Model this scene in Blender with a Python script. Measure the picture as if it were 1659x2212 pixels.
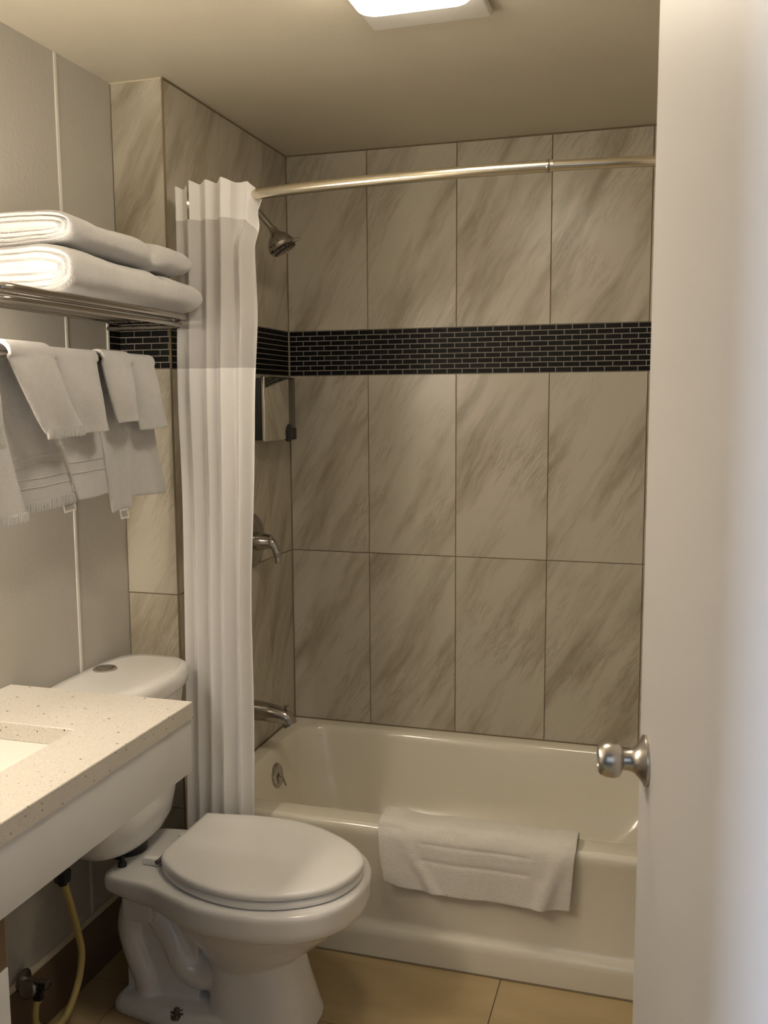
import bpy, bmesh, math, random
from mathutils import Vector, Matrix, noise
random.seed(7)
for o in list(bpy.data.objects): bpy.data.objects.remove(o)
S = bpy.context.scene
COL = S.collection
PI = math.pi

# ---------------------------------------------------------------- camera
YAW, PITCH, ROLL = 0.2916, -0.1170, -0.0056
CAM = Vector((1.2631, -3.0698, 1.5039)); FPX = 2030.0
fw = Vector((-math.sin(YAW)*math.cos(PITCH), math.cos(YAW)*math.cos(PITCH), math.sin(PITCH)))
rt = Vector((math.cos(YAW), math.sin(YAW), 0)); up = rt.cross(fw)
rt, up = math.cos(ROLL)*rt+math.sin(ROLL)*up, -math.sin(ROLL)*rt+math.cos(ROLL)*up
cd = bpy.data.cameras.new('camera'); cam = bpy.data.objects.new('camera', cd); COL.objects.link(cam)
m = Matrix((( rt.x, up.x, -fw.x), (rt.y, up.y, -fw.y), (rt.z, up.z, -fw.z))).to_4x4()
m.translation = CAM; cam.matrix_world = m
cd.sensor_fit = 'HORIZONTAL'; cd.sensor_width = 36.0; cd.lens = FPX/1659*36.0
cd.clip_start = 0.02
cd.dof.use_dof = True; cd.dof.focus_distance = 2.3; cd.dof.aperture_fstop = 14
S.camera = cam
S.view_settings.view_transform = 'Standard'; S.view_settings.look = 'None'
S.view_settings.gamma = 1; S.view_settings.use_curve_mapping = False
S.view_settings.exposure = 0.13

# ---------------------------------------------------------------- light
W = bpy.data.worlds.new('world'); S.world = W; W.use_nodes = True
W.node_tree.nodes['Background'].inputs[0].default_value = (0.55, 0.62, 0.85, 1)
W.node_tree.nodes['Background'].inputs[1].default_value = 0.10
def area(name, loc, aim, size, size_y, power, color):
    l = bpy.data.lights.new(name, 'AREA'); l.shape = 'RECTANGLE'; l.size = size; l.size_y = size_y
    l.energy = power; l.color = color
    o = bpy.data.objects.new(name, l); COL.objects.link(o); o.location = loc
    o.rotation_euler = (Vector(aim)-Vector(loc)).to_track_quat('-Z', 'Y').to_euler()
    return o
P_DAY = 80.0
area('daylight_window_light', (-1.35, -3.42, 1.5), (1.3, -2.3, 1.2), 0.6, 1.4, P_DAY, (0.62, 0.76, 1.0))
area('daylight_room_light', (1.2, -4.4, 1.9), (0.6, -0.8, 1.0), 1.2, 1.2, 4.0, (0.80, 0.87, 1.0))

# ---------------------------------------------------------------- materials
MATS = {}
def newmat(name):
    mt = bpy.data.materials.new(name); mt.use_nodes = True
    nt = mt.node_tree; b = nt.nodes['Principled BSDF']; MATS[name] = mt
    return mt, nt, b
def simple(name, col, rough=.5, metal=0., coat=0., noise_amt=0., nscale=20, bump=0., bscale=200, spec=None):
    mt, nt, b = newmat(name)
    b.inputs['Base Color'].default_value = (*col, 1); b.inputs['Roughness'].default_value = rough
    b.inputs['Metallic'].default_value = metal; b.inputs['Coat Weight'].default_value = coat
    if spec is not None: b.inputs['Specular IOR Level'].default_value = spec
    tc = nt.nodes.new('ShaderNodeTexCoord')
    if noise_amt:
        n = nt.nodes.new('ShaderNodeTexNoise'); n.inputs['Scale'].default_value = nscale; n.inputs['Detail'].default_value = 5
        nt.links.new(tc.outputs['Object'], n.inputs['Vector'])
        mx = nt.nodes.new('ShaderNodeMixRGB'); mx.inputs[1].default_value = (*[c*(1-noise_amt) for c in col], 1)
        mx.inputs[2].default_value = (*[min(1, c*(1+noise_amt)) for c in col], 1)
        nt.links.new(n.outputs['Fac'], mx.inputs[0]); nt.links.new(mx.outputs[0], b.inputs['Base Color'])
    if bump:
        n2 = nt.nodes.new('ShaderNodeTexNoise'); n2.inputs['Scale'].default_value = bscale; n2.inputs['Detail'].default_value = 3
        nt.links.new(tc.outputs['Object'], n2.inputs['Vector'])
        bp = nt.nodes.new('ShaderNodeBump'); bp.inputs['Strength'].default_value = bump; bp.inputs['Distance'].default_value = .002
        nt.links.new(n2.outputs['Fac'], bp.inputs['Height']); nt.links.new(bp.outputs[0], b.inputs['Normal'])
    return mt
simple('paint_wall', (.475, .453, .408), .55, noise_amt=.03, nscale=3, bump=.35, bscale=90)
simple('paint_ceiling', (.60, .553, .45), .6, noise_amt=.04, nscale=4, bump=.25, bscale=60)
simple('white_paint', (.80, .78, .74), .45, noise_amt=.02, nscale=6)
simple('door_paint', (.485, .475, .47), .5, noise_amt=.02, nscale=5, bump=.1, bscale=50)
simple('porcelain', (.84, .83, .82), .12, coat=.5)
simple('toilet_plastic', (.93, .92, .91), .25)
simple('tub_enamel', (.77, .728, .62), .15, coat=.3)
simple('chrome', (.46, .43, .40), .15, 1.)
simple('brushed_nickel', (.55, .52, .47), .28, 1., noise_amt=.08, nscale=60)
simple('rod_metal', (.72, .66, .54), .24, 1.)
simple('dark_chrome', (.25, .23, .21), .3, 1.)
simple('black_plastic', (.012, .012, .015), .4)
simple('rubber_yellow', (.55, .44, .16), .45, noise_amt=.15, nscale=40)
simple('white_grout', (.36, .325, .27), .8)
simple('dark_grout', (.20, .155, .095), .85)
simple('wood_brown', (.16, .10, .055), .6, noise_amt=.3, nscale=14)
simple('melamine', (.78, .78, .79), .4)
simple('brown_baseboard', (.16, .11, .07), .45, noise_amt=.2, nscale=12)
simple('beige_caulk', (.62, .55, .42), .6)
simple('label_white', (.8, .79, .75), .6); simple('label_grey', (.30, .29, .28), .7)
simple('sink_white', (.93, .91, .86), .15, coat=.4)
simple('rubber_grey', (.10, .09, .085), .5)
# polished mirror face of dispenser
simple('mirror_steel', (.80, .78, .70), .10, 1.)

def terry(name, col, sc=420):
    mt, nt, b = newmat(name)
    b.inputs['Base Color'].default_value = (*col, 1); b.inputs['Roughness'].default_value = .95
    b.inputs['Specular IOR Level'].default_value = .1
    b.inputs['Sheen Weight'].default_value = .35; b.inputs['Sheen Roughness'].default_value = .6
    tc = nt.nodes.new('ShaderNodeTexCoord')
    v = nt.nodes.new('ShaderNodeTexVoronoi'); v.inputs['Scale'].default_value = sc
    n = nt.nodes.new('ShaderNodeTexNoise'); n.inputs['Scale'].default_value = 60; n.inputs['Detail'].default_value = 4
    nt.links.new(tc.outputs['Object'], v.inputs['Vector']); nt.links.new(tc.outputs['Object'], n.inputs['Vector'])
    ad = nt.nodes.new('ShaderNodeMath'); ad.operation = 'ADD'
    nt.links.new(v.outputs['Distance'], ad.inputs[0]); nt.links.new(n.outputs['Fac'], ad.inputs[1])
    bp = nt.nodes.new('ShaderNodeBump'); bp.inputs['Strength'].default_value = .5; bp.inputs['Distance'].default_value = .0025
    nt.links.new(ad.outputs[0], bp.inputs['Height']); nt.links.new(bp.outputs[0], b.inputs['Normal'])
    mx = nt.nodes.new('ShaderNodeMixRGB'); mx.inputs[1].default_value = (*[c*.94 for c in col], 1); mx.inputs[2].default_value = (*[min(1, c*1.04) for c in col], 1)
    nt.links.new(n.outputs['Fac'], mx.inputs[0]); nt.links.new(mx.outputs[0], b.inputs['Base Color'])
    return mt
terry('terry_white', (.60, .59, .585)); terry('terry_mat', (.76, .73, .67), 380)
simple('terry_woven', (.80, .78, .75), .85, bump=.2, bscale=600)

def curtain_mat(name, col, transp, transl):
    mt, nt, b = newmat(name)
    b.inputs['Base Color'].default_value = (*col, 1); b.inputs['Roughness'].default_value = .8; b.inputs['Specular IOR Level'].default_value = .2
    out = nt.nodes['Material Output']
    tl = nt.nodes.new('ShaderNodeBsdfTranslucent'); tl.inputs[0].default_value = (*col, 1)
    m1 = nt.nodes.new('ShaderNodeMixShader'); m1.inputs[0].default_value = transl
    nt.links.new(b.outputs[0], m1.inputs[1]); nt.links.new(tl.outputs[0], m1.inputs[2])
    tr = nt.nodes.new('ShaderNodeBsdfTransparent')
    m2 = nt.nodes.new('ShaderNodeMixShader'); m2.inputs[0].default_value = transp
    nt.links.new(m1.outputs[0], m2.inputs[1]); nt.links.new(tr.outputs[0], m2.inputs[2])
    nt.links.new(m2.outputs[0], out.inputs['Surface'])
    tc = nt.nodes.new('ShaderNodeTexCoord'); wv = nt.nodes.new('ShaderNodeTexNoise'); wv.inputs['Scale'].default_value = 900
    nt.links.new(tc.outputs['Object'], wv.inputs['Vector'])
    bp = nt.nodes.new('ShaderNodeBump'); bp.inputs['Strength'].default_value = .1; bp.inputs['Distance'].default_value = .001
    nt.links.new(wv.outputs['Fac'], bp.inputs['Height']); nt.links.new(bp.outputs[0], b.inputs['Normal'])
curtain_mat('curtain_white', (.93, .92, .92), 0., .30)
curtain_mat('curtain_sheer', (.70, .68, .67), .17, .25)

def emis(name, col, st):
    mt, nt, b = newmat(name); b.inputs['Base Color'].default_value = (.9, .88, .8, 1); b.inputs['Roughness'].default_value = .3
    b.inputs['Emission Color'].default_value = (*col, 1); b.inputs['Emission Strength'].default_value = st
emis('lamp_glass', (1.0, .88, .70), 19.5)
emis('vanity_glass', (1.0, .87, .70), 66.0)

# marble: streaks read from a per-tile shifted uv
def marble():
    mt, nt, b = newmat('marble_tile'); L = nt.links.new; N = nt.nodes.new
    uv = N('ShaderNodeUVMap'); uv.uv_map = 'UVMap'
    dis = N('ShaderNodeTexNoise'); dis.inputs['Scale'].default_value = 4.5; dis.inputs['Detail'].default_value = 4
    L(uv.outputs[0], dis.inputs['Vector'])
    dm = N('ShaderNodeVectorMath'); dm.operation = 'MULTIPLY_ADD'; dm.inputs[1].default_value = (.05, .05, 0); 
    L(dis.outputs['Color'], dm.inputs[0]); L(uv.outputs[0], dm.inputs[2])
    rot = N('ShaderNodeMapping'); rot.inputs['Rotation'].default_value = (0, 0, math.radians(-60)); L(dm.outputs[0], rot.inputs[0])
    mp = N('ShaderNodeMapping'); mp.inputs['Scale'].default_value = (1.6, 9, 1)
    L(rot.outputs[0], mp.inputs[0])
    n1 = N('ShaderNodeTexNoise'); n1.inputs['Scale'].default_value = 1.0; n1.inputs['Detail'].default_value = 7; n1.inputs['Roughness'].default_value = .62; n1.inputs['Distortion'].default_value = .1
    L(mp.outputs[0], n1.inputs['Vector'])
    r1 = N('ShaderNodeValToRGB'); e = r1.color_ramp.elements
    e[0].position = .47; e[0].color = (0, 0, 0, 1); e[1].position = .66; e[1].color = (1, 1, 1, 1)
    L(n1.outputs['Fac'], r1.inputs[0])
    mp2 = N('ShaderNodeMapping'); mp2.inputs['Scale'].default_value = (2.6, 20, 1); mp2.inputs['Location'].default_value = (3.1, 1.7, 0)
    L(rot.outputs[0], mp2.inputs[0])
    n2 = N('ShaderNodeTexNoise'); n2.inputs['Scale'].default_value = 1.0; n2.inputs['Detail'].default_value = 6; n2.inputs['Roughness'].default_value = .7; n2.inputs['Distortion'].default_value = .15
    L(mp2.outputs[0], n2.inputs['Vector'])
    # thin veins: |n-.5| small
    sb = N('ShaderNodeMath'); sb.operation = 'SUBTRACT'; sb.inputs[1].default_value = .5; L(n2.outputs['Fac'], sb.inputs[0])
    ab = N('ShaderNodeMath'); ab.operation = 'ABSOLUTE'; L(sb.outputs[0], ab.inputs[0])
    r2 = N('ShaderNodeValToRGB'); e = r2.color_ramp.elements
    e[0].position = 0; e[0].color = (1, 1, 1, 1); e[1].position = .035; e[1].color = (0, 0, 0, 1)
    L(ab.outputs[0], r2.inputs[0])
    # veins only where a broad mask allows
    msk = N('ShaderNodeTexNoise'); msk.inputs['Scale'].default_value = 3.2; msk.inputs['Detail'].default_value = 2; L(rot.outputs[0], msk.inputs['Vector'])
    r3 = N('ShaderNodeValToRGB'); e = r3.color_ramp.elements; e[0].position = .44; e[0].color = (0, 0, 0, 1); e[1].position = .62; e[1].color = (1, 1, 1, 1)
    L(msk.outputs['Fac'], r3.inputs[0])
    mu = N('ShaderNodeMath'); mu.operation = 'MULTIPLY'; L(r2.outputs[0], mu.inputs[0]); L(r3.outputs[0], mu.inputs[1])
    c1 = N('ShaderNodeMixRGB'); c1.inputs[1].default_value = (.525, .484, .400, 1); c1.inputs[2].default_value = (.305, .26, .187, 1)
    f1 = N('ShaderNodeMath'); f1.operation = 'MULTIPLY'; f1.inputs[1].default_value = .95; L(r1.outputs[0], f1.inputs[0]); L(f1.outputs[0], c1.inputs[0])
    c2 = N('ShaderNodeMixRGB'); c2.inputs[2].default_value = (.28, .235, .165, 1); L(c1.outputs[0], c2.inputs[1])
    f2 = N('ShaderNodeMath'); f2.operation = 'MULTIPLY'; f2.inputs[1].default_value = .55; L(mu.outputs[0], f2.inputs[0]); L(f2.outputs[0], c2.inputs[0])
    L(c2.outputs[0], b.inputs['Base Color']); b.inputs['Roughness'].default_value = .3
marble()
def vcol_mat(name, rough, coat=0., nz=.25):
    mt, nt, b = newmat(name); at = nt.nodes.new('ShaderNodeAttribute'); at.attribute_name = 'Col'
    tc = nt.nodes.new('ShaderNodeTexCoord'); n = nt.nodes.new('ShaderNodeTexNoise'); n.inputs['Scale'].default_value = 120; n.inputs['Detail'].default_value = 4
    nt.links.new(tc.outputs['Object'], n.inputs['Vector'])
    mx = nt.nodes.new('ShaderNodeMixRGB'); mx.blend_type = 'MULTIPLY'; mx.inputs[0].default_value = 1
    r = nt.nodes.new('ShaderNodeValToRGB'); r.color_ramp.elements[0].position = .35; r.color_ramp.elements[0].color = (1-nz, 1-nz, 1-nz, 1); r.color_ramp.elements[1].position = .7; r.color_ramp.elements[1].color = (1.0, 1.0, 1.0, 1)
    nt.links.new(n.outputs['Fac'], r.inputs[0]); nt.links.new(at.outputs['Color'], mx.inputs[1]); nt.links.new(r.outputs[0], mx.inputs[2])
    nt.links.new(mx.outputs[0], b.inputs['Base Color']); b.inputs['Roughness'].default_value = rough; b.inputs['Coat Weight'].default_value = coat
vcol_mat('mosaic_glass', .5, .0, .5); MATS['mosaic_glass'].node_tree.nodes['Principled BSDF'].inputs['Specular IOR Level'].default_value = .2
def quartz():
    mt, nt, b = newmat('speckled_quartz'); L = nt.links.new; N = nt.nodes.new
    tc = N('ShaderNodeTexCoord'); prev = None
    base = N('ShaderNodeRGB'); base.outputs[0].default_value = (.70, .66, .60, 1); prev = base.outputs[0]
    for sc, th, col, seed in ((330, .16, (.48, .45, .40, 1), 0), (210, .10, (.80, .77, .72, 1), 5), (95, .075, (.10, .075, .05, 1), 9), (150, .06, (.25, .20, .15, 1), 13)):
        mp = N('ShaderNodeMapping'); mp.inputs['Location'].default_value = (seed, seed*.7, seed*.3); L(tc.outputs['Object'], mp.inputs[0])
        v = N('ShaderNodeTexVoronoi'); v.inputs['Scale'].default_value = sc; L(mp.outputs[0], v.inputs['Vector'])
        sp = N('ShaderNodeSeparateColor'); L(v.outputs['Color'], sp.inputs[0])
        # only some cells carry a speck
        lt = N('ShaderNodeMath'); lt.operation = 'LESS_THAN'; lt.inputs[1].default_value = .30 if sc > 200 else .035; L(sp.outputs[0], lt.inputs[0])
        d = N('ShaderNodeMath'); d.operation = 'LESS_THAN'; d.inputs[1].default_value = .34 if sc > 200 else .27; L(v.outputs['Distance'], d.inputs[0])
        mu = N('ShaderNodeMath'); mu.operation = 'MULTIPLY'; L(lt.outputs[0], mu.inputs[0]); L(d.outputs[0], mu.inputs[1])
        mx = N('ShaderNodeMixRGB'); mx.inputs[2].default_value = col; L(mu.outputs[0], mx.inputs[0]); L(prev, mx.inputs[1]); prev = mx.outputs[0]
    L(prev, b.inputs['Base Color']); b.inputs['Roughness'].default_value = .3
quartz()
def floor_mat():
    mt, nt, b = newmat('floor_tile'); L = nt.links.new; N = nt.nodes.new
    uv = N('ShaderNodeUVMap'); uv.uv_map = 'UVMap'
    mp = N('ShaderNodeMapping'); mp.inputs['Scale'].default_value = (2.2, 7, 1); L(uv.outputs[0], mp.inputs[0])
    n = N('ShaderNodeTexNoise'); n.inputs['Scale'].default_value = 1.3; n.inputs['Detail'].default_value = 6; n.inputs['Distortion'].default_value = .5; L(mp.outputs[0], n.inputs['Vector'])
    r = N('ShaderNodeValToRGB'); e = r.color_ramp.elements
    e[0].position = .35; e[0].color = (.40, .30, .155, 1); e[1].position = .68; e[1].color = (.50, .385, .22, 1)
    L(n.outputs['Fac'], r.inputs[0]); L(r.outputs[0], b.inputs['Base Color']); b.inputs['Roughness'].default_value = .35
floor_mat()

# ---------------------------------------------------------------- helpers
def obj(name, bm, mat, parent=None, smooth=True, ang=40, mods=None):
    me = bpy.data.meshes.new(name)
    if parent is not None and not isinstance(parent, str):
        off = parent_off(parent)
        for v in bm.verts: v.co -= off
    bmesh.ops.recalc_face_normals(bm, faces=bm.faces)
    bm.to_mesh(me); bm.free()
    o = bpy.data.objects.new(name, me); COL.objects.link(o)
    for k in (mat if isinstance(mat, (list, tuple)) else [mat]): me.materials.append(MATS[k])
    if smooth:
        for p in me.polygons: p.use_smooth = True
        me.set_sharp_from_angle(angle=math.radians(ang))
    if parent is not None: o.parent = parent
    return o
def parent_off(p):
    v = Vector((0, 0, 0))
    while p is not None: v += p.location; p = p.parent
    return v
def thing(name, label, cat, loc, group=None):
    o = bpy.data.objects.new(name, None); COL.objects.link(o); o.location = loc; o.empty_display_size = .05
    o['label'] = label; o['category'] = cat
    if group: o['group'] = group
    return o
def tag(o, label, cat, group=None):
    o['label'] = label; o['category'] = cat
    if group: o['group'] = group
    return o
def struct(o): o['kind'] = 'structure'; return o

def box(bm, x0, x1, y0, y1, z0, z1, bev=0, seg=2):
    r = bmesh.ops.create_cube(bm, size=1)
    for v in r['verts']:
        v.co = Vector(((x0+x1)/2+v.co.x*(x1-x0), (y0+y1)/2+v.co.y*(y1-y0), (z0+z1)/2+v.co.z*(z1-z0)))
    if bev:
        es = list({e for v in r['verts'] for e in v.link_edges})
        bmesh.ops.bevel(bm, geom=es, offset=bev, segments=seg, affect='EDGES', profile=.5)
    return bm
def B(*a, **k): return box(bmesh.new(), *a, **k)
def loft(bm, rings, cap0=True, cap1=True, closed=True):
    vs = [[bm.verts.new(p) for p in r] for r in rings]
    n = len(rings[0])
    for a, b in zip(vs[:-1], vs[1:]):
        for i in range(n if closed else n-1):
            j = (i+1) % n
            bm.faces.new((a[i], a[j], b[j], b[i]))
    if cap0: bm.faces.new(list(reversed(vs[0])))
    if cap1: bm.faces.new(vs[-1])
    return vs
def frame(d):
    d = d.normalized(); a = Vector((0, 0, 1)) if abs(d.z) < .95 else Vector((1, 0, 0))
    u = d.cross(a).normalized(); return u, d.cross(u).normalized()
def tube(bm, pts, rad, n=14, cap=True):
    pts = [Vector(p) for p in pts]; rr = rad if isinstance(rad, (list, tuple)) else [rad]*len(pts)
    rings = []; u = None
    for i, p in enumerate(pts):
        d = (pts[min(i+1, len(pts)-1)]-pts[max(i-1, 0)]).normalized()
        if u is None: u, w = frame(d)
        else:
            u = (u-d*u.dot(d)).normalized(); w = d.cross(u)
        rings.append([p+(u*math.cos(2*PI*k/n)+w*math.sin(2*PI*k/n))*rr[i] for k in range(n)])
    loft(bm, rings, cap, cap); return bm
def lathe(bm, origin, axis, prof, n=32, cap=True):
    """prof: list of (distance along axis, radius)"""
    axis = Vector(axis).normalized(); u, w = frame(axis); o = Vector(origin)
    rings = [[o+axis*h+(u*math.cos(2*PI*k/n)+w*math.sin(2*PI*k/n))*max(r, 1e-4) for k in range(n)] for h, r in prof]
    loft(bm, rings, cap, cap); return bm
def spline(pts, n=8):
    pts = [Vector(p) for p in pts]; P = [pts[0]*2-pts[1]]+pts+[pts[-1]*2-pts[-2]]; out = []
    for i in range(1, len(P)-2):
        for k in range(n):
            t = k/n; a, b, c, d = P[i-1:i+3]
            out.append(.5*((2*b)+(c-a)*t+(2*a-5*b+4*c-d)*t*t+(-a+3*b-3*c+d)*t**3))
    out.append(pts[-1]); return out
def rrect(x0, x1, y0, y1, r, z, n=8):
    out = []
    for cx, cy, a0 in ((x1-r, y1-r, 0), (x0+r, y1-r, 90), (x0+r, y0+r, 180), (x1-r, y0+r, 270)):
        for k in range(n+1):
            a = math.radians(a0+90*k/n); out.append(Vector((cx+r*math.cos(a), cy+r*math.sin(a), z)))
    return out

# ---------------------------------------------------------------- room shell
H = 2.332; RX = 1.508; D = .818; RW = .154; FY = -2.50
ZG, ZB, ZT = .983, 1.594, 1.745
def tiled(name, axes, us, zs, parent, pos, nrm, offs=0):
    """axes: function (u,z,depth)->Vector ; tiles as thin bevelled slabs with their own uv offsets"""
    bm = bmesh.new(); uvl = bm.loops.layers.uv.new('UVMap'); g = .0011
    for i in range(len(us)-1):
        for j in range(len(zs)-1):
            a, b, c, d = us[i]+g, us[i+1]-g, zs[j]+g, zs[j+1]-g
            e = .0007
            lo = [axes(a, c, 0), axes(b, c, 0), axes(b, d, 0), axes(a, d, 0)]
            hi = [axes(a+e, c+e, .003), axes(b-e, c+e, .003), axes(b-e, d-e, .003), axes(a+e, d-e, .003)]
            vl = [bm.verts.new(p) for p in lo]; vh = [bm.verts.new(p) for p in hi]
            fs = [bm.faces.new(vh)]
            for k in range(4): fs.append(bm.faces.new((vl[k], vl[(k+1) % 4], vh[(k+1) % 4], vh[k])))
            ou, ov = random.uniform(0, 40), random.uniform(0, 40)
            uvs = [(a, c), (b, c), (b, d), (a, d)]
            for f in fs:
                for l in f.loops:
                    k = (vh.index(l.vert) if l.vert in vh else vl.index(l.vert)); l[uvl].uv = (uvs[k][0]+ou, uvs[k][1]+ov)
    o = obj(name, bm, 'marble_tile', parent, smooth=False)
    return o
def mosaic(name, axes, u0, u1, z0, z1, parent, rows=9, pitch=.0508, phase=0.):
    bm = bmesh.new(); cl = bm.loops.layers.color.new('Col'); h = (z1-z0)/rows; g = .0009
    for r in range(rows):
        u = u0-(pitch/2 if r % 2 else 0)-phase
        while u < u1:
            a, b = max(u, u0)+g, min(u+pitch, u1)-g
            if b-a > .003:
                c, d = z0+r*h+g, z0+(r+1)*h-g; e = .0006
                vl = [bm.verts.new(axes(*q, 0)) for q in ((a, c), (b, c), (b, d), (a, d))]
                vh = [bm.verts.new(axes(*q, .003)) for q in ((a+e, c+e), (b-e, c+e), (b-e, d-e), (a+e, d-e))]
                fs = [bm.faces.new(vh)]+[bm.faces.new((vl[k], vl[(k+1) % 4], vh[(k+1) % 4], vh[k])) for k in range(4)]
                t = random.random()
                if t < .5: k = random.uniform(.006, .022); c4 = (k*1.1, k*.92, k*.78, 1)
                elif t < .82: k = random.uniform(.03, .065); c4 = (k*1.05, k*.92, k*.78, 1)
                else: k = random.uniform(.06, .12); c4 = (k, k*.95, k*.92, 1)
                for f in fs:
                    for l in f.loops: l[cl] = c4
            u += pitch
    return obj(name, bm, 'mosaic_glass', parent, smooth=False)
T = .305
# back wall (tile faces at Y=0)
wb = struct(obj('wall_back', B(-.3, 1.8, .003, .12, 0, H+.05), 'dark_grout', smooth=False))
cols = [0, .288, .593, .898, 1.203, RX]
fb = lambda u, z, d: Vector((u, .003-d, z))
tiled('marble_tiles', fb, cols, [.36, ZG, ZB], wb, 0, 0); tiled('marble_tiles', fb, cols, [ZT, H], wb, 0, 0)
mb = obj('mosaic_grout', B(0, RX, .0014, .004, ZB, ZT), 'white_grout', wb, smooth=False)
mosaic('mosaic_band', fb, .003, RX, ZB, ZT, wb)
# tiled wet wall (X=0) ending in a return at Y=-D
wl = struct(obj('wall_left', B(-RW-.12, -RW, FY-.1, .003, 0, H+.05), 'paint_wall', smooth=False))
wp = struct(obj('wall_alcove', B(-RW+.0005, -.003, -D+.003, .003, 0, H), 'dark_grout', smooth=False))
fp = lambda u, z, d: Vector((-.003+d, u, z))
pc = [-D, -.50, -.195, 0]
tiled('marble_tiles', fp, pc, [0, .373, ZG, ZB], wp, 0, 0); tiled('marble_tiles', fp, pc, [ZT, H], wp, 0, 0)
obj('mosaic_grout', B(-.004, -.0014, -D, 0, ZB, ZT), 'white_grout', wp, smooth=False)
mosaic('mosaic_band', fp, -D, -.003, ZB, ZT, wp, phase=.012)
fr = lambda u, z, d: Vector((u, -D+.003-d, z))
tiled('marble_tiles', fr, [-RW+.001, 0], [0, .1, .373, ZG, ZB], wp, 0, 0); tiled('marble_tiles', fr, [-RW+.001, 0], [ZT, H], wp, 0, 0)
obj('mosaic_grout', B(-RW, 0, -D+.0014, -D+.004, ZB, ZT), 'white_grout', wp, smooth=False)
mosaic('mosaic_band', fr, -RW, 0, ZB, ZT, wp, phase=.03)
# one brick of mosaic turning onto the painted wall, with white edge strip
fwp = lambda u, z, d: Vector((-RW+.001+d, u, z))
obj('mosaic_grout', B(-RW, -RW+.0024, -D-.052, -D, ZB, ZT), 'white_grout', wl, smooth=False)
mosaic('mosaic_band', fwp, -D-.052, -D, ZB, ZT, wl, phase=.01)
struct(obj('trim_1', B(-RW, -RW+.005, -D-.060, -D-.052, ZB-.003, ZT+.003, bev=.001), 'label_white'))
# dark caulk lines in corners
struct(obj('trim_2', tube(bmesh.new(), [(-.0, -D, .0), (-.0, -D, H)], .0028, 8), 'dark_grout'))
struct(obj('trim_3', tube(bmesh.new(), [(.001, -.001, .36), (.001, -.001, ZB)], .0026, 8), 'dark_grout'))
struct(obj('trim_4', tube(bmesh.new(), [(.001, -.001, ZB), (.001, -.001, ZT)], .003, 8), 'white_grout'))
struct(obj('trim_5', tube(bmesh.new(), [(.001, -.001, ZT), (.001, -.001, H)], .0022, 8), 'dark_grout'))
struct(obj('trim_6', tube(bmesh.new(), [(0, -D, H-.002), (0, 0, H-.002), (RX, 0, H-.002)], .0028, 8), 'dark_grout'))
struct(obj('trim_7', tube(bmesh.new(), [(-RW, -D, H-.001), (0, -D, H-.001)], .002, 8), 'beige_caulk'))
# painted over joints in the old wall
for k, yy in enumerate((-1.050, -1.66)):
    struct(obj('trim_%d' % (8+k), B(-RW-.001, -RW+.0022, yy-.006, yy+.006, .16, H, bev=.0018), 'white_paint'))
# right wall
wr = struct(obj('wall_right', B(RX, RX+.12, FY-.1, .003, 0, H+.05), 'paint_wall', smooth=False))
fq = lambda u, z, d: Vector((RX-d, u, z))
tiled('marble_tiles', fq, [-D, -.50, -.195, 0], [.36, ZG, ZB], wr, 0, 0); tiled('marble_tiles', fq, [-D, -.50, -.195, 0], [ZT, H], wr, 0, 0)
mosaic('mosaic_band', fq, -D, 0, ZB, ZT, wr)
# front wall with doorway, door opening X .64..1.385
DX0, DX1, DH = .62, 1.385, 2.03
bm = B(-RW-.12, DX0, FY-.11, FY, 0, H+.05); box(bm, DX1, RX+.12, FY-.11, FY, 0, H+.05); box(bm, DX0, DX1, FY-.11, FY, DH, H+.05)
wf = struct(obj('wall_front', bm, 'paint_wall', smooth=False))
bm = B(DX0, DX0+.018, FY-.12, FY+.01, 0, DH, bev=.002); box(bm, DX1-.018, DX1, FY-.12, FY+.01, 0, DH, bev=.002); box(bm, DX0, DX1, FY-.12, FY+.01, DH-.018, DH, bev=.002)
struct(obj('trim_10', bm, 'door_paint'))
ce = struct(obj('ceiling', B(-RW-.12, RX+.12, FY-.11, .12, H, H+.1), 'paint_ceiling', smooth=False))
# floor with 12 x 24 tiles
fl = struct(obj('floor', B(-RW-.12, RX+.3, -4.8, .12, -.06, -.003), 'dark_grout', smooth=False))
bm = bmesh.new(); uvl = bm.loops.layers.uv.new('UVMap'); r = 0; y = -.765+.305*3
while y > -4.7:
    y0 = y-.305; x = .888-.61*3-(0 if r % 2 else .305)
    while x < RX+.2:
        a, b = max(x, -RW)+.0015, min(x+.61, RX+.25)-.0015
        if b > a:
            f = bm.faces.new([bm.verts.new((p, q, 0)) for p, q in ((a, y0+.0015), (b, y0+.0015), (b, y-.0015), (a, y-.0015))])
            ou = random.uniform(0, 30)
            for l in f.loops: l[uvl].uv = (l.vert.co.x+ou, l.vert.co.y+ou)
        x += .61
    y = y0; r += 1
ret = bmesh.ops.extrude_face_region(bm, geom=bm.faces[:])
for v in ret['geom']:
    if isinstance(v, bmesh.types.BMVert): v.co.z = -.004
obj('floor_tiles', bm, 'floor_tile', fl, smooth=False)
# baseboard on left wall
bs = struct(obj('baseboard_left', B(-RW, -RW+.012, FY, -D, 0, .152, bev=.002), 'brown_baseboard'))
obj('top_bead', tube(bmesh.new(), [(-RW+.003, FY, .159), (-RW+.003, -D, .159)], .0095, 10), 'beige_caulk', bs)

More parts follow.
